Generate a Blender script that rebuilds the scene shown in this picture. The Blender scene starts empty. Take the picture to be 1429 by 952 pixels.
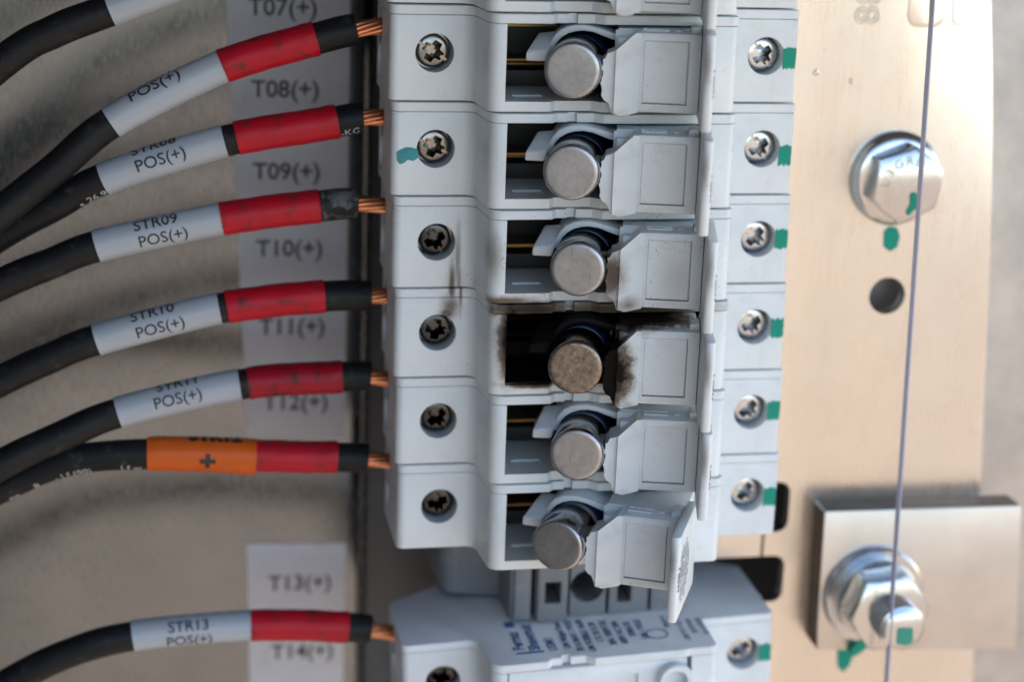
import bpy, bmesh, math, random
from mathutils import Vector, Matrix
import numpy as np

R = math.radians
S = 0.001                      # all sizes below are millimetres
random.seed(7)
sc = bpy.context.scene
col = sc.collection

# ------------------------------------------------------------------ camera
cam_d = bpy.data.cameras.new('camera')
cam = bpy.data.objects.new('camera', cam_d); col.objects.link(cam); sc.camera = cam
cam_d.sensor_width = 36.0
cam_d.lens = 2600 / 1429 * 36
cam_d.clip_start = 0.01; cam_d.clip_end = 500
def _rot(rx, ry, rz):
    return (Matrix.Rotation(rz, 3, 'Z') @ Matrix.Rotation(rx, 3, 'X') @ Matrix.Rotation(ry, 3, 'Y'))
_B = Matrix(((1, 0, 0), (0, 0, -1), (0, 1, 0)))
_Rm = _rot(0.2846, -0.1944, 0.0357) @ _B          # rows: right, down, forward
cam.matrix_world = Matrix.Translation(Vector((-42.01, -338.33, 36.69)) * S) @ Matrix((_Rm[0], -_Rm[1], -_Rm[2])).transposed().to_4x4()
cam_d.dof.use_dof = True
cam_d.dof.focus_distance = 0.339
cam_d.dof.aperture_fstop = 9.0
cam_d.dof.aperture_blades = 7

# ------------------------------------------------------------------ world, sun, exposure
SUN_EL, SUN_AZ = R(42), R(74)                     # sun far to the right and a little behind the panel: the front is in open shade
world = bpy.data.worlds.new('World'); sc.world = world; world.use_nodes = True
wn = world.node_tree.nodes; wl = world.node_tree.links
bg = wn['Background']
sky = wn.new('ShaderNodeTexSky'); sky.sky_type = 'NISHITA'; sky.sun_disc = False
sky.sun_elevation = SUN_EL; sky.sun_rotation = SUN_AZ
sky.air_density = 1.0; sky.dust_density = 0.6
wl.new(sky.outputs[0], bg.inputs[0]); bg.inputs[1].default_value = 0.15
sun_d = bpy.data.lights.new('sun', 'SUN'); sun_d.energy = 3.0; sun_d.angle = R(0.5); sun_d.color = (1, .93, .82)
sun = bpy.data.objects.new('sun', sun_d); col.objects.link(sun)
_sd = Vector((math.sin(SUN_AZ) * math.cos(SUN_EL), math.cos(SUN_AZ) * math.cos(SUN_EL), math.sin(SUN_EL)))
sun.rotation_euler = _sd.to_track_quat('Z', 'Y').to_euler()
sc.view_settings.view_transform = 'Standard'; sc.view_settings.look = 'None'
sc.view_settings.exposure = 2.05; sc.view_settings.gamma = 1.0
sc.view_settings.use_curve_mapping = False
sc.render.engine = 'CYCLES'
sc.cycles.use_denoising = True
sc.cycles.max_bounces = 10; sc.cycles.transparent_max_bounces = 12
sc.cycles.sample_clamp_indirect = 6.0

# ------------------------------------------------------------------ materials
def mat_new(name):
    m = bpy.data.materials.new(name); m.use_nodes = True
    nt = m.node_tree; b = nt.nodes['Principled BSDF']
    return m, nt, b
def nd(nt, typ, **kw):
    n = nt.nodes.new(typ)
    for k, v in kw.items(): setattr(n, k, v)
    return n
def coords(nt, scale=None):
    tc = nd(nt, 'ShaderNodeTexCoord')
    if scale is None: return tc.outputs['Object']
    mp = nd(nt, 'ShaderNodeMapping'); mp.inputs['Scale'].default_value = scale
    nt.links.new(tc.outputs['Object'], mp.inputs[0]); return mp.outputs[0]
def noise(nt, vec, scale, detail=3, rough=.5):
    n = nd(nt, 'ShaderNodeTexNoise'); n.inputs['Scale'].default_value = scale
    n.inputs['Detail'].default_value = detail; n.inputs['Roughness'].default_value = rough
    if vec is not None: nt.links.new(vec, n.inputs['Vector'])
    return n.outputs['Fac']
def mrange(nt, v, a, b, c=0., d=1., smooth=False):
    n = nd(nt, 'ShaderNodeMapRange')
    if smooth: n.interpolation_type = 'SMOOTHSTEP'
    nt.links.new(v, n.inputs[0])
    for i, x in enumerate((a, b, c, d)): n.inputs[i + 1].default_value = x
    return n.outputs[0]
def math_n(nt, op, a, b=None):
    n = nd(nt, 'ShaderNodeMath', operation=op)
    for i, x in enumerate((a, b)):
        if x is None: continue
        if isinstance(x, (int, float)): n.inputs[i].default_value = x
        else: nt.links.new(x, n.inputs[i])
    return n.outputs[0]
def mix(nt, fac, a, b):
    n = nd(nt, 'ShaderNodeMix', data_type='RGBA')
    if isinstance(fac, (int, float)): n.inputs[0].default_value = fac
    else: nt.links.new(fac, n.inputs[0])
    for i, x in ((6, a), (7, b)):
        if isinstance(x, tuple): n.inputs[i].default_value = (*x, 1) if len(x) == 3 else x
        else: nt.links.new(x, n.inputs[i])
    return n.outputs[2]
def bump(nt, b, h, strength, dist=.0002):
    n = nd(nt, 'ShaderNodeBump'); n.inputs['Strength'].default_value = strength; n.inputs['Distance'].default_value = dist
    nt.links.new(h, n.inputs['Height']); nt.links.new(n.outputs[0], b.inputs['Normal'])

def plastic(name, base=(.665, .70, .715), soot=(), rough=.36, speck=.74, burnt=None):
    """moulded light grey plastic; soot = blobs (x,y,z,rx,ry,rz,strength) in the thing's own millimetres"""
    m, nt, b = mat_new(name)
    P = coords(nt)
    n1 = noise(nt, P, 90, 4)
    c = mix(nt, mrange(nt, n1, .35, .7), tuple(x * 1.02 for x in base), tuple(x * .93 for x in base))
    # fine grime specks
    sp = noise(nt, P, 2600, 2, .4); big = noise(nt, P, 120, 2)
    thr = math_n(nt, 'ADD', math_n(nt, 'MULTIPLY', big, -.22), speck + .14)
    spm = mrange(nt, math_n(nt, 'SUBTRACT', sp, thr), 0, .04)
    c = mix(nt, math_n(nt, 'MULTIPLY', spm, .75), c, (.07, .06, .055))
    # broad yellowish dirt film
    dm = mrange(nt, noise(nt, P, 210, 5, .65), .56, .78, 0, .35)
    c = mix(nt, dm, c, (.40, .37, .31))
    if burnt: c = mix(nt, 1.0, c, burnt)
    if soot:
        nz = noise(nt, P, 420, 5, .62); nz2 = noise(nt, P, 1300, 3, .6)
        tot = None
        for (x, y, z, rx, ry, rz, st) in soot:
            sub = nd(nt, 'ShaderNodeVectorMath', operation='SUBTRACT'); nt.links.new(P, sub.inputs[0]); sub.inputs[1].default_value = (x * S, y * S, z * S)
            mul = nd(nt, 'ShaderNodeVectorMath', operation='MULTIPLY'); nt.links.new(sub.outputs[0], mul.inputs[0]); mul.inputs[1].default_value = (1 / (rx * S), 1 / (ry * S), 1 / (rz * S))
            ln = nd(nt, 'ShaderNodeVectorMath', operation='LENGTH'); nt.links.new(mul.outputs[0], ln.inputs[0])
            d = math_n(nt, 'ADD', ln.outputs['Value'], math_n(nt, 'MULTIPLY', math_n(nt, 'SUBTRACT', nz, .5), .5))
            d = math_n(nt, 'ADD', d, math_n(nt, 'MULTIPLY', math_n(nt, 'SUBTRACT', nz2, .5), .18))
            k = mrange(nt, d, .1, 1.15, st, 0, True)
            tot = k if tot is None else math_n(nt, 'MAXIMUM', tot, k)
        br = mrange(nt, tot, 0, .45); bk = mrange(nt, tot, .3, 1.0)
        c = mix(nt, br, c, (.19, .145, .11)); c = mix(nt, bk, c, (.010, .008, .007))
    nt.links.new(c, b.inputs['Base Color'])
    b.inputs['Roughness'].default_value = rough
    b.inputs['IOR'].default_value = 1.48
    if soot:
        nt.links.new(mrange(nt, tot, .1, .8, .5, .04), b.inputs['Specular IOR Level'])
    rr = mrange(nt, noise(nt, P, 300, 3), .3, .7, rough - .06, rough + .12)
    nt.links.new(rr, b.inputs['Roughness'])
    bump(nt, b, noise(nt, P, 2600, 3), .10, .00008)
    return m

def metal(name, base, rough=.3, var=.1, grain=(1, 1, 1), gscale=900, bstr=.08, spots=None, metallic=1.0, aniso=0, dist=.00005, blot=0):
    m, nt, b = mat_new(name)
    P = coords(nt, grain)
    g = noise(nt, P, gscale, 4, .6)
    P2 = coords(nt)
    l = noise(nt, P2, 70, 4, .6)
    c = mix(nt, mrange(nt, l, .3, .7), tuple(x * (1 + var * .4) for x in base), tuple(x * (1 - var) for x in base))
    if spots:
        sp = mrange(nt, noise(nt, P2, 1100, 3, .6), .62, .70, 0, .7); c = mix(nt, sp, c, spots)
    nt.links.new(c, b.inputs['Base Color'])
    b.inputs['Metallic'].default_value = metallic
    rr = mrange(nt, g, .25, .75, max(.03, rough - .08), rough + .10)
    if blot: rr = math_n(nt, 'ADD', rr, mrange(nt, noise(nt, P2, 95, 5, .65), .35, .7, -blot, blot))
    nt.links.new(rr, b.inputs['Roughness'])
    b.inputs['Anisotropic'].default_value = aniso
    bump(nt, b, g, bstr, dist)
    return m
def simple(name, base, rough=.5, bstr=.1, gscale=900, var=.12, spec=.5, dirt=None):
    m, nt, b = mat_new(name)
    P = coords(nt); n = noise(nt, P, 160, 4, .6)
    c = mix(nt, mrange(nt, n, .3, .7), tuple(min(1, x * (1 + var * .5)) for x in base), tuple(x * (1 - var) for x in base))
    if dirt:
        c = mix(nt, mrange(nt, noise(nt, P, 330, 5, .65), dirt[1], dirt[1] + .14, 0, dirt[2]), c, dirt[0])
    nt.links.new(c, b.inputs['Base Color'])
    b.inputs['Roughness'].default_value = rough; b.inputs['Specular IOR Level'].default_value = spec
    bump(nt, b, noise(nt, P, gscale, 3), bstr, .0001)
    return m

M = {}
M['plastic'] = plastic('grey_plastic')
M['plastic_T09'] = plastic('grey_plastic_smoked', soot=[
    (17.0, -12, -9, 2.4, 4, 6, .30), (19, -12.5, -17.3, 9, 4, 1.5, .5), (25, -12.5, -17.9, 6, 5, 1.2, .5),
    (12.4, 0, -12, .8, 3, 9, .34), (11.4, 0, -17.5, 1.0, 3, 8, .48), (12.8, 0, -17.5, .5, 3, 8, .36), (11.9, 0, -18, 2.4, 3, 8, .2)], speck=.67)
M['plastic_T10'] = plastic('grey_plastic_burnt', soot=[
    (24, -12.6, -1.0, 12, 6, 2.4, .9), (43, -12.6, -1.0, 22, 6, 2.0, .8), (20.2, -11.5, -6, 3.3, 5, 11, 1.3),
    (38, 4, -9, 19.5, 14, 9, 2.2), (26, -12.4, -15.6, 9, 3, 1.1, .9), (46, -12, -15.8, 12, 4, 1.1, .7),
    (10.9, 0, .5, 1.0, 3, 5.5, .50), (12.6, 0, -.5, .5, 3, 6, .46), (10.6, 0, -3.6, 2.6, 3, 3.0, .42), (10.0, 0, -5.0, 2.2, 3, 1.6, .5)], speck=.69)
M['drawer'] = plastic('drawer_plastic', base=(.675, .71, .725), soot=[(8.5, 3, -7.2, 2.6, 4, 1.1, .16)])
M['drawer_T09'] = plastic('drawer_plastic_smoked', base=(.675, .71, .725), soot=[(6.2, 3, -1.2, 3.6, 5, 6.0, .72), (8.6, 3, -6.6, 3.8, 4, 2.6, .55), (17.5, 2.6, -2, 4, 2, 6, .10)], speck=.685)
M['drawer_T10'] = plastic('drawer_plastic_charred', base=(.675, .71, .725), soot=[(5.4, 4, -1, 5.8, 8, 10, 2.4), (9, 4, -7.6, 3, 4, 2.2, .8), (-2, 12, 4, 16, 11, 12, 3.0), (10, 12, 7, 13, 10, 2.8, 1.7)])
M['handle'] = plastic('handle_plastic', base=(.70, .72, .725), soot=[(23.2, -8.4, 3, 1.0, 1.0, 5.5, .30), (24.6, -5, 2, 1, 3, 4, .12)], speck=.69)
M['clamp'] = plastic('clamp_plastic', base=(.19, .195, .21), rough=.5, speck=.8)
def nickel(name, base, stain, amount):
    m, nt, b = mat_new(name)
    oi = nd(nt, 'ShaderNodeObjectInfo'); tc = nd(nt, 'ShaderNodeTexCoord')
    off = nd(nt, 'ShaderNodeVectorMath', operation='SCALE'); off.inputs[0].default_value = (.37, .11, .23); nt.links.new(oi.outputs['Random'], off.inputs['Scale'])
    ad = nd(nt, 'ShaderNodeVectorMath', operation='ADD'); nt.links.new(tc.outputs['Object'], ad.inputs[0]); nt.links.new(off.outputs[0], ad.inputs[1])
    P = ad.outputs[0]
    sep = nd(nt, 'ShaderNodeSeparateXYZ'); nt.links.new(tc.outputs['Object'], sep.inputs[0])
    face = mrange(nt, sep.outputs['Y'], .00012, .0004, 1, 0)          # the stamped end face is duller than the drawn side
    c = mix(nt, mrange(nt, noise(nt, P, 130, 4, .6), .35, .7), base, tuple(x * .78 for x in base))
    c = mix(nt, math_n(nt, 'MULTIPLY', face, mrange(nt, noise(nt, P, 900, 5, .7), .45, .62, 0, amount)), c, stain)
    c = mix(nt, math_n(nt, 'MULTIPLY', face, mrange(nt, noise(nt, P, 1900, 2, .5), .66, .72, 0, .3)), c, (.74, .72, .70))
    scr = nd(nt, 'ShaderNodeMapping'); scr.inputs['Scale'].default_value = (1, 1, .05); scr.inputs['Rotation'].default_value = (0, .8, 0); nt.links.new(P, scr.inputs[0])
    sn = noise(nt, scr.outputs[0], 2600, 3, .6)
    c = mix(nt, mrange(nt, sn, .66, .72, 0, .5), c, (.2, .17, .15))
    nt.links.new(c, b.inputs['Base Color']); b.inputs['Metallic'].default_value = 1
    r1 = math_n(nt, 'ADD', math_n(nt, 'MULTIPLY', face, .20), mrange(nt, noise(nt, P, 700, 4), .3, .7, .12, .22))
    nt.links.new(r1, b.inputs['Roughness'])
    h = math_n(nt, 'ADD', noise(nt, P, 1500, 4, .6), math_n(nt, 'MULTIPLY', sn, .6))
    bump(nt, b, h, .10, .00006)
    return m
M['nickel'] = nickel('nickel_cap', (.47, .47, .485), (.33, .28, .265), .4)
M['nickel_hot'] = nickel('heat_tinted_cap', (.30, .25, .21), (.15, .10, .07), .8)
M['screw'] = metal('screw_steel', (.60, .625, .65), .2, .25, (1, 1, 1), 1500, .05)
M['screw_dark'] = metal('screw_steel_dark_reflection', (.075, .075, .078), .2, .6, (1, 1, 1), 1500, .06)  # left screws: the dark surroundings they mirror, put into the base colour
M['screw_mid'] = metal('screw_steel_mid', (.25, .24, .225), .2, .5, (1, 1, 1), 1500, .06)  # darker base colour for the two upper left screws
M['washer'] = metal('washer_steel', (.40, .41, .43), .22, .2)
M['bolt'] = metal('stainless_bolt', (.56, .56, .56), .20, .05, (1, 1, 1), 900, .015)
M['tin'] = metal('tinned_busbar', (.70, .655, .60), .31, .05, (1, 1, .02), 2600, .03, aniso=.4, blot=.04)
M['tin2'] = metal('tinned_bar', (.58, .555, .53), .34, .12, (1, 1, .08), 1500, .06)
M['galv'] = metal('galvanised_sheet', (.18, .19, .20), .24, .08, (1, 1, .25), 1600, .04, aniso=.2, blot=.03)
M['galv_back'] = metal('galvanised_back', (.45, .44, .43), .42, .25, (1, 1, .3), 420, .16)
M['edge'] = metal('dark_edge', (.10, .065, .045), .5, .3)  # dark brown metal of the bar's edge strips
M['copper'] = metal('bare_copper', (.64, .25, .12), .30, .3, (1, 1, 1), 700, .12)
M['brass'] = metal('brass_contact', (.30, .19, .07), .34, .4)
M['jacket'] = simple('cable_jacket', (.009, .009, .010), .5, .25, 1500, .3, spec=.22, dirt=((.07, .07, .07), .57, .4))
M['red'] = simple('red_tape', (.42, .004, .016), .45, .10, 700, .14, spec=.25, dirt=((.075, .022, .018), .55, .85))
M['red_sooty'] = simple('sooty_red_tape', (.30, .003, .014), .45, .10, 700, .14, spec=.25, dirt=((.03, .012, .012), .52, .75))
M['scuff'] = simple('scuffed_jacket', (.012, .012, .014), .6, .3, 1500, .3, spec=.25, dirt=((.13, .13, .14), .44, .85))
M['orange'] = simple('orange_tape', (.56, .095, .008), .45, .1, 600, .1, spec=.25)
M['white'] = simple('white_sleeve', (.35, .375, .41), .40, .08, 500, .05, dirt=((.45, .44, .43), .62, .5))
M['black_ink'] = simple('black_print', (.022, .022, .026), .5, 0)
M['marker_ink'] = simple('marker_ink', (.015, .012, .012), .5, 0)
M['white_ink'] = simple('white_print', (.45, .46, .48), .5, 0)
M['blue_ink'] = simple('blue_print', (.035, .12, .30), .5, 0)
M['dark_ink'] = simple('dark_print', (.10, .12, .16), .5, 0)
M['label'] = simple('label_paper', (.47, .47, .51), .45, .08, 500, .06, dirt=((.38, .33, .28), .60, .5))
M['green'] = simple('green_paint', (.001, .26, .18), .4, .2, 1500, .12, spec=.25)
M['teal'] = simple('thin_teal_paint', (.035, .25, .27), .38, .2, 900, .5, spec=.25)
M['tube_blue'] = simple('fuse_blue_label', (.012, .028, .10), .35, .05)
M['ceramic'] = simple('fuse_white_tube', (.42, .45, .50), .35, .05)
M['paint'] = simple('light_block_grey', (.10, .10, .10), .5, .1)  # dark grey of the unseen light-blocking panels
M['paint_back'] = simple('dark_back_paint', (.10, .105, .115), .5, .1)
M['soot'] = simple('soot', (.006, .006, .007), .7, .3, spec=.15)
M['dark'] = simple('dark_recess_fill', (.02, .02, .022), .5, .1)  # near-black fill for cavity backs and screw wells
M['soil'] = simple('dry_soil', (.33, .25, .18), .95, .6, 3, .25, spec=.1)
def clear_mat():
    m, nt, b = mat_new('clear_polycarbonate'); out = nt.nodes['Material Output']
    tr = nd(nt, 'ShaderNodeBsdfTransparent'); tr.inputs[0].default_value = (.99, .99, .995, 1)
    gl = nd(nt, 'ShaderNodeBsdfGlossy'); gl.inputs['Roughness'].default_value = .06
    df = nd(nt, 'ShaderNodeBsdfDiffuse'); df.inputs[0].default_value = (.85, .85, .87, 1)
    ge = nd(nt, 'ShaderNodeNewGeometry'); dt = nd(nt, 'ShaderNodeVectorMath', operation='DOT_PRODUCT')
    nt.links.new(ge.outputs['Normal'], dt.inputs[0]); nt.links.new(ge.outputs['Incoming'], dt.inputs[1])
    fz = math_n(nt, 'POWER', math_n(nt, 'SUBTRACT', 1.0, math_n(nt, 'ABSOLUTE', dt.outputs['Value'])), 5.0)
    fz = math_n(nt, 'ADD', math_n(nt, 'MULTIPLY', fz, .96), .04)
    m1 = nd(nt, 'ShaderNodeMixShader'); m1.inputs[0].default_value = .012
    nt.links.new(tr.outputs[0], m1.inputs[1]); nt.links.new(df.outputs[0], m1.inputs[2])
    m2 = nd(nt, 'ShaderNodeMixShader'); nt.links.new(fz, m2.inputs[0])
    nt.links.new(m1.outputs[0], m2.inputs[1]); nt.links.new(gl.outputs[0], m2.inputs[2])
    nt.links.new(m2.outputs[0], out.inputs['Surface']); return m
M['clear'] = clear_mat()
M['clear_edge'] = simple('sawn_polycarbonate_edge', (.40, .40, .53), .35, .1)

# ------------------------------------------------------------------ mesh helpers
def mesh_from(name, V, F, smooth=35):
    me = bpy.data.meshes.new(name)
    me.from_pydata([tuple(c * S for c in v) for v in V], [], F)
    bm = bmesh.new(); bm.from_mesh(me); bmesh.ops.recalc_face_normals(bm, faces=bm.faces); bm.to_mesh(me); bm.free()
    return shade(me, smooth)
def shade(me, ang=35):
    for p in me.polygons: p.use_smooth = True
    me.set_sharp_from_angle(angle=R(ang)); me.update(); return me
class MB:
    def __init__(s): s.V = []; s.F = []
    def add(s, V, F):
        o = len(s.V); s.V += [tuple(v) for v in V]; s.F += [[i + o for i in f] for f in F]; return s
    def box(s, x0, x1, y0, y1, z0, z1):
        return s.add([(x0, y0, z0), (x1, y0, z0), (x1, y1, z0), (x0, y1, z0), (x0, y0, z1), (x1, y0, z1), (x1, y1, z1), (x0, y1, z1)],
                     [(0, 3, 2, 1), (4, 5, 6, 7), (0, 1, 5, 4), (1, 2, 6, 5), (2, 3, 7, 6), (3, 0, 4, 7)])
    def prism(s, poly, a, b, axis='z'):
        """poly is extruded from a to b along the axis; poly is (x,y) for z, (x,z) for y, (y,z) for x"""
        n = len(poly)
        f = {'z': lambda u, v, w: (u, v, w), 'y': lambda u, v, w: (u, w, v), 'x': lambda u, v, w: (w, u, v)}[axis]
        V = [f(u, v, a) for u, v in poly] + [f(u, v, b) for u, v in poly]
        return s.add(V, [list(range(n))[::-1], list(range(n, 2 * n))] + [(i, (i + 1) % n, n + (i + 1) % n, n + i) for i in range(n)])
    def lathe(s, prof, c=(0, 0, 0), axis='y', seg=32, closed=False):
        """prof = (radius, position along the axis)"""
        V = []; F = []; k = len(prof)
        for j in range(seg):
            a = 2 * math.pi * j / seg; ca, sa = math.cos(a), math.sin(a)
            for r, h in prof:
                V.append({'y': (c[0] + r * ca, c[1] + h, c[2] + r * sa), 'z': (c[0] + r * ca, c[1] + r * sa, c[2] + h), 'x': (c[0] + h, c[1] + r * ca, c[2] + r * sa)}[axis])
        for j in range(seg):
            j2 = (j + 1) % seg
            for i in range(k - 1): F.append((j * k + i, j * k + i + 1, j2 * k + i + 1, j2 * k + i))
            if closed: F.append((j * k + k - 1, j * k, j2 * k, j2 * k + k - 1))
        if not closed:
            F.append([j * k for j in range(seg)]); F.append([j * k + k - 1 for j in range(seg)][::-1])
        return s.add(V, F)
    def tube(s, pts, rad, seg=20, caps=True):
        V = []; F = []; n = len(pts)
        for i, (c, t, fr, up) in enumerate(pts):
            for j in range(seg):
                a = 2 * math.pi * j / seg
                r = rad(i / (n - 1), a) if callable(rad) else rad
                V.append(c + fr * (r * math.cos(a)) + up * (r * math.sin(a)))
        for i in range(n - 1):
            for j in range(seg):
                j2 = (j + 1) % seg; F.append((i * seg + j, i * seg + j2, (i + 1) * seg + j2, (i + 1) * seg + j))
        if caps: F.append(list(range(seg))[::-1]); F.append([(n - 1) * seg + j for j in range(seg)])
        return s.add(V, F)
    def mesh(s, name, smooth=35): return mesh_from(name, s.V, s.F, smooth)

def round_poly(pts, seg=4):
    """pts = (x, y, radius): polygon with filleted corners"""
    out = []; n = len(pts)
    for i in range(n):
        x, y, r = pts[i]; p = Vector((x, y)); a = Vector(pts[i - 1][:2]) - p; b = Vector(pts[(i + 1) % n][:2]) - p
        if r <= 0: out.append((x, y)); continue
        an = a.angle(b); d = min(r / math.tan(an / 2), a.length * .49, b.length * .49); r2 = d * math.tan(an / 2)
        p0 = p + a.normalized() * d; p1 = p + b.normalized() * d
        cen = p + (a.normalized() + b.normalized()).normalized() * (r2 / math.sin(an / 2))
        a0 = math.atan2(p0.y - cen.y, p0.x - cen.x); a1 = math.atan2(p1.y - cen.y, p1.x - cen.x)
        da = (a1 - a0 + math.pi) % (2 * math.pi) - math.pi
        for k in range(seg + 1):
            t = a0 + da * k / seg; out.append((cen.x + r2 * math.cos(t), cen.y + r2 * math.sin(t)))
    return out
def rrect(x0, x1, y0, y1, r, seg=4): return round_poly([(x0, y0, r), (x1, y0, r), (x1, y1, r), (x0, y1, r)], seg)

def finish(me, bevel=0, seg=2, cut=None, angle=40, smooth=35, bevel2=0):
    """bevel, then cut a list of cutter meshes, return the evaluated mesh"""
    o = bpy.data.objects.new('tmp', me); col.objects.link(o); tmp = [o]
    if bevel:
        md = o.modifiers.new('b', 'BEVEL'); md.width = bevel * S; md.segments = seg; md.limit_method = 'ANGLE'; md.angle_limit = R(angle)
    for c in (cut or []):
        co = bpy.data.objects.new('tmpc', c); col.objects.link(co); tmp.append(co)
        md = o.modifiers.new('c', 'BOOLEAN'); md.operation = 'DIFFERENCE'; md.solver = 'EXACT'; md.object = co
    if bevel2:
        md = o.modifiers.new('b2', 'BEVEL'); md.width = bevel2 * S; md.segments = 2; md.limit_method = 'ANGLE'; md.angle_limit = R(50)
    dg = bpy.context.evaluated_depsgraph_get(); dg.update()
    res = bpy.data.meshes.new_from_object(o.evaluated_get(dg)); res.name = me.name
    for t in tmp: bpy.data.objects.remove(t)
    res.materials.clear()
    return shade(res, smooth)

def obj(name, me, mat, parent=None, loc=None, rot=None, label=None):
    o = bpy.data.objects.new(name, me); col.objects.link(o)
    if not me.materials: me.materials.append(M[mat])
    o.material_slots[0].link = 'OBJECT'; o.material_slots[0].material = M[mat]
    if parent: o.parent = parent
    if loc: o.location = Vector(loc) * S
    if rot: o.rotation_euler = rot
    if label: o['label'] = label
    return o
def thing(name, label, cat, loc=(0, 0, 0), rot=(0, 0, 0), group=None):
    o = bpy.data.objects.new(name, None); col.objects.link(o); o.empty_display_size = .01
    o.location = Vector(loc) * S; o.rotation_euler = rot
    return tag(o, label, cat, group)
def tag(o, label, cat, group=None):
    o['label'] = label; o['category'] = cat
    if group: o['group'] = group
    return o
def structure(o): o['kind'] = 'structure'; return o

_tx = {}
def text_geo(txt, size, bold=0, spacing=1.0, outline=0):
    """flat text as (verts, faces) in millimetres, centred"""
    key = (txt, size, bold, spacing, outline)
    if key in _tx: return _tx[key]
    cu = bpy.data.curves.new('t', 'FONT'); cu.body = txt; cu.size = size * 1.38 * S; cu.offset = bold * S
    cu.align_x = 'CENTER'; cu.align_y = 'CENTER'; cu.resolution_u = 3; cu.space_character = spacing; cu.space_line = 1.0
    if outline: cu.fill_mode = 'NONE'; cu.bevel_depth = outline * S; cu.bevel_resolution = 1
    o = bpy.data.objects.new('t', cu); col.objects.link(o)
    dg = bpy.context.evaluated_depsgraph_get(); dg.update()
    me = bpy.data.meshes.new_from_object(o.evaluated_get(dg))
    V = [tuple(c / S for c in v.co) for v in me.vertices]; F = [list(p.vertices) for p in me.polygons]
    bpy.data.objects.remove(o); bpy.data.meshes.remove(me)
    _tx[key] = (V, F); return V, F
def text_mesh(name, lines, fn):
    """lines = (text, size, x, y, bold); fn maps (x,y) -> 3D point in mm"""
    V = []; F = []
    for (t, size, x, y, bold) in lines:
        v, f = text_geo(t, size, bold); o = len(V)
        V += [fn(a + x, b + y) for a, b, c in v]; F += [[i + o for i in q] for q in f]
    return mesh_from(name, V, F)

# ------------------------------------------------------------------ setting
g = MB().add([(-40000, -60000, -1150), (40000, -60000, -1150), (40000, 30000, -1150), (-40000, 30000, -1150)], [(0, 1, 2, 3)])
structure(obj('ground', g.mesh('ground'), 'soil'))
# back wall of the enclosure, with the raised sheet on the left whose edge is folded back
structure(obj('back_wall', MB().box(-520, 620, 78, 80, -620, 480).mesh('back_wall'), 'paint_back'))
structure(obj('right_sheet', MB().box(97, 620, 27, 29, -620, 480).mesh('right_sheet'), 'galv_back'))
fold = [(-520, 55), (-1.2, 55)] + [(-1.2 + 5 * math.sin(R(a)), 60 - 5 * math.cos(R(a))) for a in (10, 20, 30, 40, 50, 60, 70, 80, 90)] + [(3.8, 77.9)]
inner = [(x - (1.2 if i > 1 else 0), y + 1.2) for i, (x, y) in enumerate(fold)][::-1]
inner[0] = (2.6, 77.9)
structure(obj('left_sheet', MB().prism(fold + inner, -620, 480).mesh('left_sheet'), 'galv'))

# unseen panel added left of the frame to darken light and reflections there
structure(obj('left_light_block', MB().box(-122, -120, -520, 54.9, -620, 480).mesh('left_light_block'), 'paint'))
# unseen overhead panel added to hold steep skylight off the scene
structure(obj('top_light_block', MB().box(-119.9, 620, -280, 77.9, 150, 152).mesh('top_light_block'), 'paint'))
# mounting rail
rail = thing('mounting_rail', 'zinc plated top-hat rail behind the fuse holders', 'rail', (39.5, 50, 0))
obj('rail_profile', MB().prism([(-17.5, -5), (-12.5, -5), (-12.5, 1.5), (12.5, 1.5), (12.5, -5), (17.5, -5), (17.5, -4), (13.5, -4), (13.5, 2.5), (-13.5, 2.5), (-13.5, -4), (-17.5, -4)], -300, 200).mesh('rail'), 'galv', rail)
obj('spacer', MB().box(-9, 9, 2.6, 27.8, -20, 10).mesh('spacer'), 'galv', rail)

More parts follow.
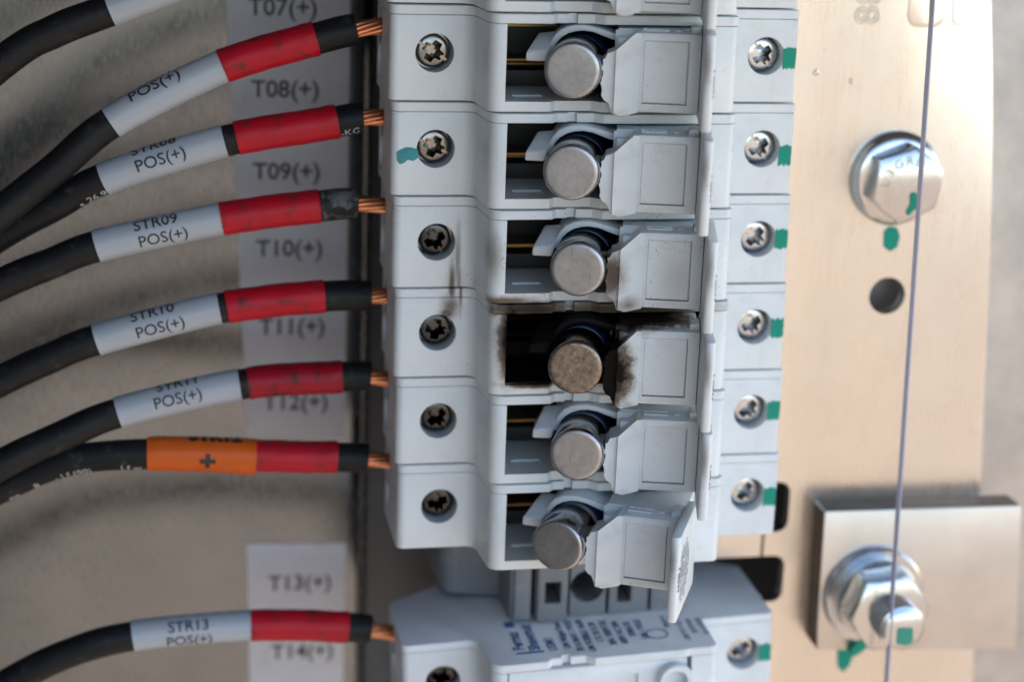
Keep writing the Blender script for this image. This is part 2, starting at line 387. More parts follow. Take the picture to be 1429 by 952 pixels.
# ------------------------------------------------------------------ fuse holder prototype (local: x along, y into the wall, z down from its top face)
def front(inset=0.0):
    return [(0, 0, 1.6), (15.4, 0, 2.2), (16.4, -12.5, 2.4), (27.6, -12.5, .3), (28.6, -11.3, .3), (35.4, -11.3, .4), (37.0, -12.8, .5), (55.5, -12.8, .4), (56.4, -12.5, .2), (62.2, -12.5, 1.6), (62.4, 0, .8), (77.8, 0, 1.0),
            (77.8, 25, 2), (66, 31, 2), (64, 47, 2), (15, 47, 2), (13, 29.5, 2), (0, 21, 3)]
PROF = round_poly(front(), 5)
def build_holder_meshes():
    H = {}
    cyl = lambda x, z, r, y0, y1: MB().lathe([(r, y0), (r, y1)], (x, 0, z), 'y', 36).mesh('c')
    cover = MB().prism(PROF, -1.86, -.16).mesh('shell_cover')
    notch = MB().box(30.6, 32.3, -14, -10.2, -3, 2).mesh('n')
    H['cover'] = finish(cover, .45, 3, [notch], smooth=40)
    base = MB().prism(PROF, -17.60, -1.92).mesh('shell_base')
    cav = MB().box(19.3, 56.8, -30, 17, -15.75, 5).mesh('cav')
    floor_mark = MB().box(22, 27.5, -7.5, -4.5, -16.15, -15).mesh('fm')
    wire = MB().lathe([(3.5, -5), (3.5, 14)], (0, 15, -5.6), 'x', 28).mesh('w')
    wire2 = MB().lathe([(3.0, -5), (3.0, 5)], (0, 15, -12.4), 'x', 24).mesh('w')
    H['base'] = finish(base, .55, 3, [cav, cyl(8.3, -8.85, 3.6, -5, 11), cyl(71.6, -8.85, 3.6, -5, 11), wire, wire2, floor_mark], smooth=40)
    # contact clips inside the opening
    clip = MB()
    clip.box(19.6, 34, 3.2, 11, -10.6, -10.2); clip.box(19.6, 34, 3.2, 11, -4.2, -3.8); clip.box(19.6, 20.4, 5.4, 11, -10.2, -4.2)
    clip.box(22, 36, 8.5, 10, -12, -11.7)
    H['clip'] = clip.mesh('contact_clip')
    H['inner'] = finish(MB().box(19.4, 56.7, 6, 16.9, -15.7, -2).mesh('contact_shade_fill'), .3, 2, [MB().box(19, 40, 5, 12.0, -12.8, -3).mesh('q')])  # stands for the clip assembly, coloured dark to deepen the opening's shade
    # terminal screw (head centre at origin, facing -y)
    head = MB().lathe([(0.02, -.4), (2.45, -.4), (2.75, -.3), (3.0, 0), (3.12, .5), (3.12, 2.2), (2.0, 2.3), (2.0, 7.5), (.02, 7.5)], (0, 0, 0), 'y', 40).mesh('head')
    w = .66
    w = .78
    CRP = ([(-2.05, -w), (-2.05, w), (-w - .15, w + .15), (-w, 2.05), (w, 2.05), (w + .15, w + .15), (2.05, w), (2.05, -w), (w + .15, -w - .15), (w, -2.05), (-w, -2.05), (-w - .15, -w - .15)])
    nn = len(CRP); cr = MB().add([(x * 1.25, -2, z * 1.25) for x, z in CRP] + [(x * .45, 2.6, z * .45) for x, z in CRP], [list(range(nn))[::-1], list(range(nn, 2 * nn))] + [(i, (i + 1) % nn, nn + (i + 1) % nn, nn + i) for i in range(nn)]).mesh('cr')
    sl = MB().box(-3.5, 3.5, -2, .28, -.26, .26).mesh('sl')
    H['head'] = finish(head, 0, 2, [cr, sl], smooth=25)
    H['washer'] = MB().lathe([(3.42, 2.5), (3.50, 2.7), (3.50, 3.3), (2.1, 3.3), (2.1, 2.5)], (0, 0, 0), 'y', 40, closed=True).mesh('washer')
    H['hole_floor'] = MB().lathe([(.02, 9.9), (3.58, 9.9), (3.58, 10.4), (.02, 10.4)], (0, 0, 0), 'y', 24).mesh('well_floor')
    H['soot'] = finish(MB().box(19.35, 56.75, -11.0, 16.8, -15.72, -1.98).mesh('soot_lining'), 0, 1, [MB().box(19.5, 56.6, -30, 16.5, -15.6, -2.1).mesh('q')])
    # paint dabs: three variants
    for k in range(4):
        rn = random.Random(40 + k); pts = []
        for i in range(9): pts.append((74.9 + i * .31, -9.2 + 1.95 + rn.uniform(-.3, .25)))
        for i in range(6): pts.append((77.45 + rn.uniform(0, .12), -7.5 - i * .62))
        for i in range(9): pts.append((77.4 - i * .31, -9.2 - 1.9 + rn.uniform(-.35, .3)))
        H['dab%d' % k] = finish(MB().prism(pts, -.13, .02, 'y').mesh('paint_mark'), .05, 1)
    pts = [(1.0, -9.4), (1.8, -8.9), (2.8, -8.5), (4.0, -8.6), (5.0, -9.0), (5.2, -10.4), (4.2, -11.1), (3.1, -10.9), (2.4, -11.5), (1.6, -11.7), (1.1, -11.0)]
    H['dab_left'] = finish(MB().prism(pts, -.08, .02, 'y').mesh('paint_mark'), .04, 1)
    return H
H = build_holder_meshes()

# drawer prototype (local: x right, y into the wall, z up; origin on the fuse axis at the cap's face)
def build_drawer_meshes():
    D = {}
    body = MB().box(11.6, 22.55, 2.6, 24, -7.2, 6.9).mesh('b')
    rec = MB().box(12.5, 20.4, -3, 3.6, -5.7, 5.5).mesh('r')
    hollow = MB().box(9, 19.5, 4.2, 30, -6, 6.0).mesh('h')
    b = finish(body, .35, 2, [rec, hollow])
    mb = MB()
    def join(me): mb.add([tuple(c / S for c in v.co) for v in me.vertices], [list(p.vertices) for p in me.polygons])
    join(b)
    # label panel sits in the recess, a hair gap round it (own part below)
    rn = random.Random(5)
    outl = [(5.25, 1.9), (5.25, -4.1), (5.9, -5.2), (6.9, -6.3), (7.3, -7.5), (9.0, -7.7), (11.9, -7.25), (11.9, 6.75), (11.0, 6.8), (7.4, 3.7), (6.1, 3.1)]
    pts = []
    for i, (x, z) in enumerate(outl):
        x2, z2 = outl[(i + 1) % len(outl)]; L = math.hypot(x2 - x, z2 - z); n = max(1, int(L / .5)) if x < 9.5 and x2 < 9.5 else 1
        for k in range(n):
            t = k / n; j = .22 if (k and n > 1) else .06
            pts.append((x + (x2 - x) * t + rn.uniform(-j, j), z + (z2 - z) * t + rn.uniform(-j, j)))
    # front follows a folded face: q grows to the left
    q = lambda x: (2.35 - (11.9 - x) * .42) if x > 7.55 else 1.25 + (7.5 - x) * .12
    n = len(pts)
    V = [(x, q(x), z) for x, z in pts] + [(x, 7.6, z) for x, z in pts]
    cen = [(7.4, q(7.4), 4.2), (7.4, q(7.4), -5.0), (9.0, q(9), 4.8), (9.0, q(9), -7.0)]
    F = [list(range(n)), list(range(n, 2 * n))[::-1]] + [(i, n + i, n + (i + 1) % n, (i + 1) % n) for i in range(n)]
    me = mesh_from('a', V, F)
    # split the front along the fold so that it is really folded
    bm = bmesh.new(); bm.from_mesh(me)
    for xx in (7.52, 7.58): bmesh.ops.bisect_plane(bm, geom=bm.verts[:] + bm.edges[:] + bm.faces[:], plane_co=(xx * S, 0, 0), plane_no=(1, 0, 0))
    for v in bm.verts:
        if v.co.y < 6 * S: v.co.y = q(v.co.x / S) * S
    bmesh.ops.triangulate(bm, faces=[f for f in bm.faces if len(f.verts) > 4]); bm.to_mesh(me); bm.free()
    join(me)
    # hood over the fuse with the side tongue
    outer = [(-4.6, 1.6), (-4.4, 3.6), (-3.7, 4.9), (-2.7, 6.0), (-1.4, 6.7), (.1, 7.05), (1.8, 7.1), (3.6, 6.8), (5.4, 6.3), (7.0, 5.85), (8.6, 5.75), (11.8, 6.0)]
    inn = [(11.8, 4.6), (8.6, 4.5), (6.9, 4.6), (5.2, 5.15), (3.5, 5.75), (1.7, 6.0), (.2, 5.85), (-1.2, 5.4), (-2.4, 4.6), (-3.2, 3.6), (-4.0, 1.6)]
    hood = finish(MB().prism(outer + inn, 8.8, 20, 'y').mesh('hood'), .3, 2, angle=50)
    join(hood)
    tg = [(-8.6, 7.2, .4), (-5.0, 7.2, .4), (-4.3, 7.2, 2.8), (-8.6, 7.2, 2.1), (-8.6, 16, .4), (-5.0, 16, .4), (-3.0, 13.5, 5.4), (-6.6, 14.5, 4.8)]
    join(finish(mesh_from('tg', tg, [(0, 1, 2, 3), (7, 6, 5, 4), (0, 4, 5, 1), (1, 5, 6, 2), (2, 6, 7, 3), (3, 7, 4, 0)]), .45, 3, angle=25))
    mb.box(7.8, 11.7, 7.7, 22, 5.0, 6.85)
    mb.box(7.3, 11.65, 7.05, 8.6, 1.8, 6.6)
    for i in range(5): mb.box(7.9, 11.6, 4.6 + i * .62, 4.9 + i * .62, 4.4, 5.6)
    join(finish(MB().box(20.6, 22.5, 4.2, 8.6, 6.6, 8.0).mesh('x'), .25, 2))
    mb.lathe([(.62, 6.6), (.62, 7.15), (.4, 7.3), (.02, 7.34)], (18.4, 6.0, 0), 'z', 14)
    mb.box(12.2, 16.8, 5.0, 5.3, 6.8, 7.15); mb.box(12.2, 16.8, 6.9, 7.2, 6.8, 7.15); mb.box(13.6, 13.9, 5.31, 6.89, 6.8, 7.1); mb.box(14.8, 15.1, 5.31, 6.89, 6.8, 7.1)
    # the broken lug below
    join(finish(MB().prism([(7.7, -7.4), (11.2, -7.1), (10.6, -7.9), (9.3, -8.3), (7.6, -8.1)], 3.2, 8, 'y').mesh('lug'), .2, 1))
    D['drawer'] = shade(mb.mesh('fuse_drawer', 30), 32)
    D['panel'] = finish(MB().box(12.53, 20.18, 2.78, 3.5, -5.48, 5.42).mesh('label_panel'), .08, 1)
    D['handle'] = finish(MB().prism(round_poly([(22.62, -8.3, .8), (24.5, -8.3, .8), (24.5, 11, .3), (22.62, 11, .3)], 4), -8.6, 8.2).mesh('handle_plate'), .35, 2)
    lines = [('USM1', 1.2, 0, 5.2, .05), ('UM Midget Fuse', .85, 0, 3.4, .03), ('30 A MAX 1 POLE', .85, 0, 1.9, .03), ('30A 1000V DC', .85, 0, .4, .03), ('UM FUSIBLE 10x38', .85, 0, -1.1, .03), ('600V AC 30A', .85, 0, -2.6, .03), ('100kA IR', .85, 0, -4.0, .03)]
    D['print'] = text_mesh('handle_print', lines, lambda u, v: (24.56, -1.9 + v * -1.05, -u * 1.25 - .3))
    return D
D = build_drawer_meshes()

# cartridge fuse (local y runs from the front cap's face into the drawer)
FU = {}
FU['cap'] = MB().lathe([(.02, .06), (2.2, .05), (4.1, .02), (4.5, .03), (4.8, .14), (5.02, .42), (5.12, .95), (5.12, 9.1), (5.0, 9.5), (4.0, 9.5), (.02, 9.5)], (0, 0, 0), 'y', 48).mesh('end_cap')
FU['tube'] = MB().lathe([(4.6, 9.3), (4.85, 9.6), (4.85, 28.4), (4.6, 28.6)], (0, 0, 0), 'y', 40).mesh('fuse_tube')
FU['band'] = MB().lathe([(4.86, 11.2), (4.92, 11.3), (4.92, 26.5), (4.86, 26.6)], (0, 0, 0), 'y', 40).mesh('rating_band')
FU['rear'] = MB().lathe([(4.0, 28.5), (5.0, 28.5), (5.12, 28.9), (5.12, 37.2), (4.8, 38), (.02, 38)], (0, 0, 0), 'y', 40).mesh('end_cap')

PITCH, SKEW = 17.8, .58
ROWS = ['T06', 'T07', 'T08', 'T09', 'T10', 'T11', 'T12']
LOOK = {
    'T06': 'light grey fuse holder cut off at the top of the photo',
    'T07': 'uppermost whole fuse holder, light grey, wired to the cable marked only POS(+)',
    'T08': 'fuse holder with a teal paint smear left of its left screw, wired to STR08',
    'T09': 'smoke stained fuse holder directly above the burnt one, wired to STR09',
    'T10': 'burnt fuse holder with a soot blackened opening, wired to STR10',
    'T11': 'clean light grey fuse holder directly below the burnt one, wired to STR11',
    'T12': 'lowest fuse holder of the stack, its open drawer swung furthest down left'}
CAP = {'T07': (29.9, -18.9), 'T08': (29.4, -21.0), 'T09': (30.9, -20.8), 'T10': (30.1, -23.4), 'T11': (31.1, -20.8), 'T12': (27.4, -21.6), 'T06': (29.8, -20)}
PHI = {'T12': 25, 'T10': 12, 'T06': 13}
FUSE_LOOK = {
    'T07': 'cartridge fuse with a smooth grey cap in the uppermost open drawer',
    'T08': 'cartridge fuse whose grey cap has a diagonal scratch, second from the top',
    'T09': 'cartridge fuse with a pinkish brown cap beside a smoke stained drawer',
    'T10': 'cartridge fuse with a dark bronze cap standing in the burnt black opening',
    'T11': 'cartridge fuse with a pitted pinkish cap just below the burnt opening',
    'T12': 'cartridge fuse with a pale matt cap in the lowest open drawer, tilted left'}
SC_ANG = {'T06': 20, 'T07': 32, 'T08': 25, 'T09': 62, 'T10': 10, 'T11': 48, 'T12': 75}
def holder(row, loc, rotz=0, roty=0, open_=True, mats=('plastic', 'drawer'), left_dark=True):
    h = thing('fuse_holder', LOOK[row], 'fuse holder', loc, (0, roty, rotz), 'fuse holders on the rail')
    obj('shell_cover', H['cover'], mats[0], h); obj('shell_base', H['base'], mats[0], h)
    obj('contact_clip', H['clip'], 'soot' if row == 'T10' else 'brass', h)
    obj('contact_shade_fill', H['inner'], 'soot' if row == 'T10' else 'dark', h)
    k = SC_ANG.get(row, 15)
    rn = random.Random(k)
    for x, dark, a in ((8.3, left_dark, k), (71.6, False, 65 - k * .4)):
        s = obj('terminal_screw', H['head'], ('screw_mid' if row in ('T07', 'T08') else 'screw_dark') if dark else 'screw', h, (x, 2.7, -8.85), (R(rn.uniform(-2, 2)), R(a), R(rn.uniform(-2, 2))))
        obj('washer', H['washer'], 'washer', s); obj('well_floor', H['hole_floor'], 'dark', h, (x, 0, -8.85))
    return h
def drawer(h, row, mat):
    x, y = CAP[row]; a = PHI.get(row, 14)
    d = obj('fuse_drawer', D['drawer'], mat, h, (x, y, -9.2), (0, 0, -R(a)))
    obj('label_panel', D['panel'], mat, d); obj('handle_plate', D['handle'], 'handle', d); obj('handle_print', D['print'], 'dark_ink', d)
    if row in ('T09', 'T10'): d['label'] = 'smoke stained drawer' if row == 'T09' else 'charred drawer'
    return d
DABZ = {'T07': 0, 'T08': -.9, 'T09': .35, 'T10': 0, 'T11': .6, 'T12': -.1, 'T06': 0, 'T13': .2}
for i, row in enumerate(ROWS):
    k = i - 1
    loc = (SKEW * k, 0, -PITCH * k)
    mats = {'T09': ('plastic_T09', 'drawer_T09'), 'T10': ('plastic_T10', 'drawer_T10')}.get(row, ('plastic', 'drawer'))
    h = holder(row, loc, mats=mats)
    drawer(h, row, mats[1])
    if row == 'T10': obj('soot_lining', H['soot'], 'soot', h, label='black soot lining the opening')
    obj('paint_mark', H['dab%d' % (i % 4)], 'green', h, (0, 0, DABZ[row]))
    if row == 'T08': obj('paint_mark', H['dab_left'], 'teal', h, label='teal paint smear')
    if row != 'T06':
        x, y = CAP[row]
        f = thing('cartridge_fuse', FUSE_LOOK[row], 'fuse', (loc[0] + x, y, loc[2] - 9.2), (0, 0, -R(PHI.get(row, 14) + 5)), 'cartridge fuses in open drawers')
        cm = 'nickel_hot' if row == 'T10' else 'nickel'
        obj('end_cap', FU['cap'], cm, f); t = obj('fuse_tube', FU['tube'], 'ceramic', f); obj('rating_band', FU['band'], 'tube_blue', t); obj('end_cap', FU['rear'], cm, f)

# the closed holder of the next group, its printed flank in view
LOOK['T13'] = 'separate fuse holder at the bottom with blue print on its upper flank, drawer closed'
h13 = holder('T13', (4.2, 0, -127.6), roty=-R(2.6))
obj('paint_mark', H['dab2'], 'green', h13, (0, 0, .2))
cd = MB()
dr = finish(MB().box(19.8, 56.3, -11.6, -2, -15.5, -2.4).mesh('x'), .5, 2, [MB().box(24, 46, -20, -10.9, -12, -5).mesh('y')])
cd.add([tuple(c / S for c in v.co) for v in dr.vertices], [list(p.vertices) for p in dr.polygons])
cd.lathe([(2.3, -1.6), (3.4, -1.6), (3.6, -1.2), (3.6, 1), (2.3, 1)], (53.4, -12.2, -6.6), 'y', 28, closed=True)
cl = obj('fuse_drawer', cd.mesh('closed_drawer'), 'drawer', h13)
lines = [('Ferraz', 2.3, -1.2, 0, .10), ('Shawmut', 2.3, 0, -3.1, .10), ('USM1', 1.9, -3.8, -6.6, .06)]
small = ['UM Midget Fuse', '30 A MAX 1 POLE', 'UM FUSIBLE 10x38', '1 X 10 X 38', '30A 1000V DC', '600V AC 30A', '100kA IR', 'UM 1 POLE']
for i, t in enumerate(small): lines.append((t, 1.35, -.4 - (i % 3) * .5, -9.6 - i * 2.35, .075))
lines += [('Made in', 1.2, 1.5, -31.5, .04), ('USE 75 C Cu WIRE', 1.15, -1.2, -34.2, .04), ('20-25 lb-in', 1.15, -1.5, -36.4, .04), ('10-14 AWG', 1.15, -2, -38.6, .04)]
pm = text_mesh('flank_print', lines, lambda u, v: (23.0 - v, -1.2 + u, -.075))
pr_ = obj('flank_print', pm, 'blue_ink', h13)
bar = MB().box(22.0, 27.6, -8.3, -7.6, -.09, -.06); bar.box(22.0, 24.0, 4.2, 6.6, -.09, -.06)
bar.lathe([(2.0, -.09), (2.3, -.09), (2.3, -.06), (2.0, -.06)], (51.6, -4.8, 0), 'z', 28, closed=True)
obj('flank_print', bar.mesh('flank_bar'), 'blue_ink', h13)

# grey end clamp on the rail between the two groups
ec = thing('end_clamp', 'dark grey plastic end clamp between the stack and the bottom fuse holder', 'clamp', (0, 0, -116.5))
mainc = MB().prism(round_poly([(27.2, 6, .8), (61, 6, .8), (61, 46, .5), (18, 46, .5), (18, 20, .8), (27.2, 18, .5)], 3), -9.2, 9.3).mesh('clamp_body')
cuts = [MB().box(34.2, 37.6, -5, 40, -5.4, -.6).mesh('c'), MB().box(49.8, 52.9, -5, 40, -6.5, -.2).mesh('c'), MB().lathe([(3.6, -8), (3.6, 42)], (43.5, 0, -2.6), 'y', 32).mesh('c'),
        MB().box(31.6, 32.5, -2, 12, -20, 20).mesh('c'), MB().box(39.2, 39.9, -2, 8, -20, 20).mesh('c'), MB().box(47.4, 48.2, -2, 9, -20, 20).mesh('c'), MB().box(56.4, 57.2, -2, 9, -20, 20).mesh('c')]
obj('clamp_body', finish(mainc, .3, 2, cuts), 'clamp', ec)
obj('rib', finish(MB().box(32.7, 39.0, 4.4, 6.4, -9.5, 9.1).mesh('rib'), .3, 2, [MB().box(34.2, 37.6, -5, 40, -5.4, -.6).mesh('c')]), 'clamp', ec)
obj('rib', finish(MB().box(28, 31.4, 5.0, 6.4, -9.0, 9.1).mesh('rib'), .3, 2), 'clamp', ec)
obj('clamp_foot', finish(MB().prism(round_poly([(15.2, 19, 3.5), (25, 21, 3), (25, 44, 1), (15.2, 44, 1)], 4), -9.2, 9.4).mesh('foot'), .4, 2), 'clamp', ec)

# ------------------------------------------------------------------ cables
def spline(P, n=150):
    P = [Vector(p) for p in P]; P = [P[0] * 2 - P[1]] + P + [P[-1] * 2 - P[-2]]
    out = []
    for i in range(1, len(P) - 2):
        a, b, c, d = P[i - 1:i + 3]; m = max(4, int((c - b).length / .8))
        for k in range(m):
            t = k / m
            out.append(.5 * ((2 * b) + (c - a) * t + (2 * a - 5 * b + 4 * c - d) * t * t + (3 * b - a - 3 * c + d) * t ** 3))
    out.append(P[-2]); fr = []
    for i, p in enumerate(out):
        t = (out[min(i + 1, len(out) - 1)] - out[max(i - 1, 0)]).normalized()
        f = Vector((0, -1, 0)); f = (f - t * f.dot(t)).normalized(); u = t.cross(f)
        if u.z < 0: u = -u
        fr.append((p, t, f, u))
    return fr
def sub(fr, x0, x1):
    """the stretch of the path between two x positions, ends interpolated"""
    def at(x):
        for i in range(len(fr) - 1):
            if fr[i][0].x <= x <= fr[i + 1][0].x:
                k = (x - fr[i][0].x) / max(1e-9, fr[i + 1][0].x - fr[i][0].x)
                return tuple(a.lerp(b, k) for a, b in zip(fr[i], fr[i + 1]))
        return fr[0] if x < fr[0][0].x else fr[-1]
    return [at(x0)] + [q for q in fr if x0 + .05 < q[0].x < x1 - .05] + [at(x1)]
def wrap_text(name, lines, fr, r):
    """lines = (text, size, centre x, angle deg, bold); text wraps round the cable"""
    V = []; F = []
    for (t, size, xc, ang, bold) in lines:
        v, f = text_geo(t, size, bold)
        me = bpy.data.meshes.new('t'); me.from_pydata(v, [], f); bm = bmesh.new(); bm.from_mesh(me)
        for k in range(-12, 13):
            bmesh.ops.bisect_plane(bm, geom=bm.verts[:] + bm.edges[:] + bm.faces[:], plane_co=(0, k * .3 + .01, 0), plane_no=(0, 1, 0))
        bm.verts.index_update(); o = len(V)
        for q in bm.verts:
            c, tt, f_, u = sub(fr, xc + q.co.x * .96, 1e9)[0]
            a = R(ang) + q.co.y / r
            V.append(c + f_ * (r * math.cos(a)) + u * (r * math.sin(a)))
        F += [[q.index + o for q in p.verts] for p in bm.faces]; bm.free(); bpy.data.meshes.remove(me)
    return mesh_from(name, V, F)
def cable(label, path, x_end, red, white, text, r=3.02, orange=None, jtext=None, rs=0, red_mat='red', scuff=0):
    """path runs left to right; x_end = jacket end; red / white = x ranges of tape and sleeve"""
    rn = random.Random(rs)
    fr = spline(path)
    t = thing('cable', label, 'cable', tuple(path[-1]), group='cables to the fuse holders')
    base = Vector(path[-1])
    def put(name, me, mat, parent=None):
        o = obj(name, me, mat, t if parent is None else parent)
        if parent is None: o.location = -base * S
        return o
    ph = rn.uniform(0, 6)
    j = MB().tube(sub(fr, fr[0][0].x, x_end), lambda k, a: r * (1 + .012 * math.sin(k * 40 + ph) + .008 * math.sin(3 * a + k * 9)), 28)
    jo = put('jacket', j.mesh('jacket'), 'jacket')
    if scuff: put('scuffed_end', MB().tube(sub(fr, x_end - scuff, x_end - .15), r + .05, 28).mesh('scuffed_end'), 'scuff')
    # stranded conductor
    cs = sub(fr, x_end - 1.0, fr[-1][0].x); mb = MB(); L = len(cs)
    for s_ in range(9):
        n_out = 8
        ro = 1.12 if s_ < n_out else 0
        pts = []
        for i, (c, tt, f, u) in enumerate(cs):
            a = 2 * math.pi * s_ / n_out + .16 * (c - cs[0][0]).length + ph
            pts.append((c + f * (ro * math.cos(a)) + u * (ro * math.sin(a)), tt, f, u))
        mb.tube(pts, .52, 8)
    put('conductor', mb.mesh('conductor', 60), 'copper')
    if red:
        rp = sub(fr, *red)
        put('red_tape', MB().tube(rp, lambda k, a: r + .24 + .06 * math.sin(9 * k + 2 * a + ph) * math.sin(23 * k - a) + (.16 if math.sin(a - 1.1) > .96 and k > .3 else 0) + .05 * math.sin(k * 7 + a + ph) + (.10 if k > .82 and math.cos(a - 2) > 0 else 0), 40).mesh('red_tape'), red_mat)
    if white:
        so = put('label_sleeve', MB().tube(sub(fr, *white), lambda k, a: r + .15 + .04 * math.sin(k * 5 + a) + (.05 if k < .03 or k > .97 else 0), 36).mesh('label_sleeve'), 'white')
        if text: obj('sleeve_print', wrap_text('sleeve_print', text, fr, r + .25), 'black_ink', so)
    if orange:
        oo = put('orange_tag', MB().tube(sub(fr, *orange), lambda k, a: r + .42 + (.55 * max(0, k - .6) / .4 * max(0, math.cos(a + 1.35)) ** 3) + (.10 if math.sin(a) > .3 and k > .03 else 0), 48).mesh('orange_tag'), 'orange')
        put('tag_layer', MB().tube(sub(fr, orange[0] - .8, orange[0] + 1.0), lambda k, a: r + .38, 40).mesh('tag_layer'), 'orange')
        obj('tag_writing', wrap_text('tag_writing', text, fr, r + .60), 'marker_ink', oo)
    for jt in (jtext or []): obj('jacket_print', wrap_text('jacket_print', [jt], fr, r + .06), 'white_ink', jo)
    return t
CY = 15
def pth(*p): return [(x, y, z) for x, y, z in p]
cable('black cable marked POS(+) only, to the uppermost whole fuse holder', pth((-96, 8, -61), (-71.1, 12.0, -41.2), (-60.6, 13, -32.8), (-49.7, 14, -23.9), (-29.4, 15, -13.7), (-12.3, 15, -8.5), (-4.8, 15, -6.6), (3, 15, -5.6)),
      -4.6, (-29.6, -12.1), (-50.3, -29.2), [('POS(+)', 2.35, -41.2, 50, .03), ('STR07', 2.35, -41.5, 112, .03)], rs=1)
cable('black cable with a white STR08 sleeve and a black gap before its red tape', pth((-96, 21, -63.5), (-71.3, 18.6, -46.6), (-60.8, 17, -40.4), (-51.5, 16, -35.2), (-29.1, 15, -27.9), (-8.1, 15, -24.2), (-3.3, 15, -23.4), (4, 15, -23.4)),
      -3.2, (-27.1, -8.0), (-52, -29.3), [('POS(+)', 2.35, -41.0, 10, .03), ('STR08', 2.35, -41.6, 71, .03)], jtext=[('s 26.9', 1.7, -54.8, -48, 0), ('-KG', 1.7, -6.0, -42, 0)], rs=2)
cable('black cable with a white STR09 sleeve, its end scuffed grey', pth((-96, 13, -67.5), (-71.7, 15, -55.6), (-62.3, 15, -51.6), (-52.8, 15, -48), (-29.9, 15, -43), (-11.4, 15, -40.7), (-4.2, 15, -40.2), (4.5, 15, -41.2)),
      -4.0, (-30.1, -11.3), (-53.6, -29.8), [('STR09', 2.35, -42.0, 47, .03), ('POS(+)', 2.35, -41.2, -12, .03)], rs=3, scuff=6.9)
cable('black cable with a white STR10 sleeve, to the burnt fuse holder', pth((-96, 15, -87.5), (-72.5, 15, -74.8), (-62.9, 15, -70.3), (-53.5, 15, -66.6), (-30.4, 15, -60.8), (-10.3, 15, -58.8), (-1.2, 15, -58.8), (5.2, 15, -59.0)),
      -1.2, (-29.2, -10.3), (-54.1, -30.6), [('STR10', 2.35, -42.8, 57, .03), ('POS(+)', 2.35, -42.0, -5, .03)], rs=4)
cable('black cable with a white STR11 sleeve and soot streaked red tape', pth((-96, 10, -104), (-73.2, 12.5, -91.2), (-61.4, 14, -86.0), (-49.8, 15, -81.6), (-26.7, 15, -76.5), (-6.8, 15, -75.4), (-1.2, 15, -75.5), (5.8, 15, -76.8)),
      -1.2, (-25.2, -6.7), (-50.4, -26.8), [('POS(+)', 2.35, -38.7, 11, .03), ('STR11', 2.35, -38.2, 70, .03)], rs=5, red_mat='red_sooty')
cable('black cable with a handwritten orange tag STR12 +', pth((-96, 19, -108.5), (-73.4, 18.0, -97.8), (-65, 17, -93.6), (-57.1, 16, -91.3), (-44.1, 15, -90.5), (-24, 15, -91.6), (-7.8, 15, -92.4), (-1.3, 15, -92.9), (6.3, 15, -94.4)),
      -1.5, (-24.4, -7.6), None, [('STR12', 2.9, -31.9, 88, .22), ('+', 4.2, -33.3, -8, .22)], orange=(-44.1, -23.8),
      jtext=[('ns', 1.7, -71.6, -44, 0), ('8', 1.7, -67, -44, 0), ('- l f (90)', 1.8, -59.6, -44, 0), ('l f w', 1.8, -48, -44, 0)], rs=6)
cable('lowest black cable, with a white STR13 sleeve, to the bottom fuse holder', pth((-96, 13, -151), (-75.2, 15, -139.6), (-61.7, 15, -132.9), (-48.3, 15, -129.6), (-24.8, 15, -128.5), (-5.2, 15, -130.0), (-.2, 15, -130.8), (9.5, 15, -133.0)),
      -.4, (-24.9, -5.0), (-48.6, -25.0), [('STR13', 2.35, -37.4, 36, .03), ('POS(+)', 2.35, -37.4, -20, .03)], rs=7)
cable('black cable with a white sleeve at the upper left corner', pth((-98, 15, -38), (-69.9, 15, -13.7), (-59.8, 15, -7.5), (-49.5, 15, -3.4), (-30.8, 15, 3.9), (-12, 15, 9.0), (-4.8, 15, 11), (2.4, 15, 12.2)),
      -4.6, (-30, -12), (-50, -29.8), None, rs=8)
cable('black cable just showing at the extreme upper left corner', pth((-98, 15, -20), (-69.9, 15, 1.5), (-59.8, 15, 9), (-49.5, 15, 14), (-30.8, 15, 22), (-12, 15, 27.2), (-4.8, 15, 29), (1.8, 15, 30)),
      -4.6, (-30, -12), (-50, -29.8), None, rs=9)

# ------------------------------------------------------------------ terminal labels on the left sheet
def strip(label, corners, lines):
    # corners: (xl,zt) (xr,zt) (xr,zb) (xl,zb)
    t = thing('terminal_label_strip', label, 'label strip', (corners[0][0], 55, corners[0][1]), group='terminal label strips')
    o = Vector((corners[0][0], 55, corners[0][1]))
    mb = MB().prism([(x - o.x, z - o.z) for x, z in corners], -.25, -.02, 'y')
    p = obj('paper', mb.mesh('strip_paper'), 'label', t)
    for txt, xc, zc, ang in lines:
        c, s = math.cos(R(ang)), math.sin(R(ang))
        obj('strip_print', text_mesh('strip_print', [(txt, 3.7, 0, 0, .10)], lambda u, v: (xc + u * c - v * s - o.x, -.30, zc + u * s + v * c - o.z)), 'black_ink', t)
strip('long pale label strip printed T07(+) to T12(+) on the left sheet', [(-27.6, 3), (-1.6, 3), (-2.0, -102.0), (-23.5, -101.5)],
      [('T07(+)', -15.6, -7.2, 0), ('T08(+)', -15.1, -24.3, -.2), ('T09(+)', -14.8, -41.9, -.3), ('T10(+)', -14.2, -58.8, -.4), ('T11(+)', -13.6, -76.4, -.6), ('T12(+)', -12.8, -93.8, -.6)])
strip('short pale label strip printed T13(+) and T14(+) at the bottom', [(-23.8, -127.0), (-1.4, -127.8), (-2, -190), (-23, -190)],
      [('T13(+)', -11.8, -137.2, -.6), ('T14(+)', -11.2, -154.4, -.6)])

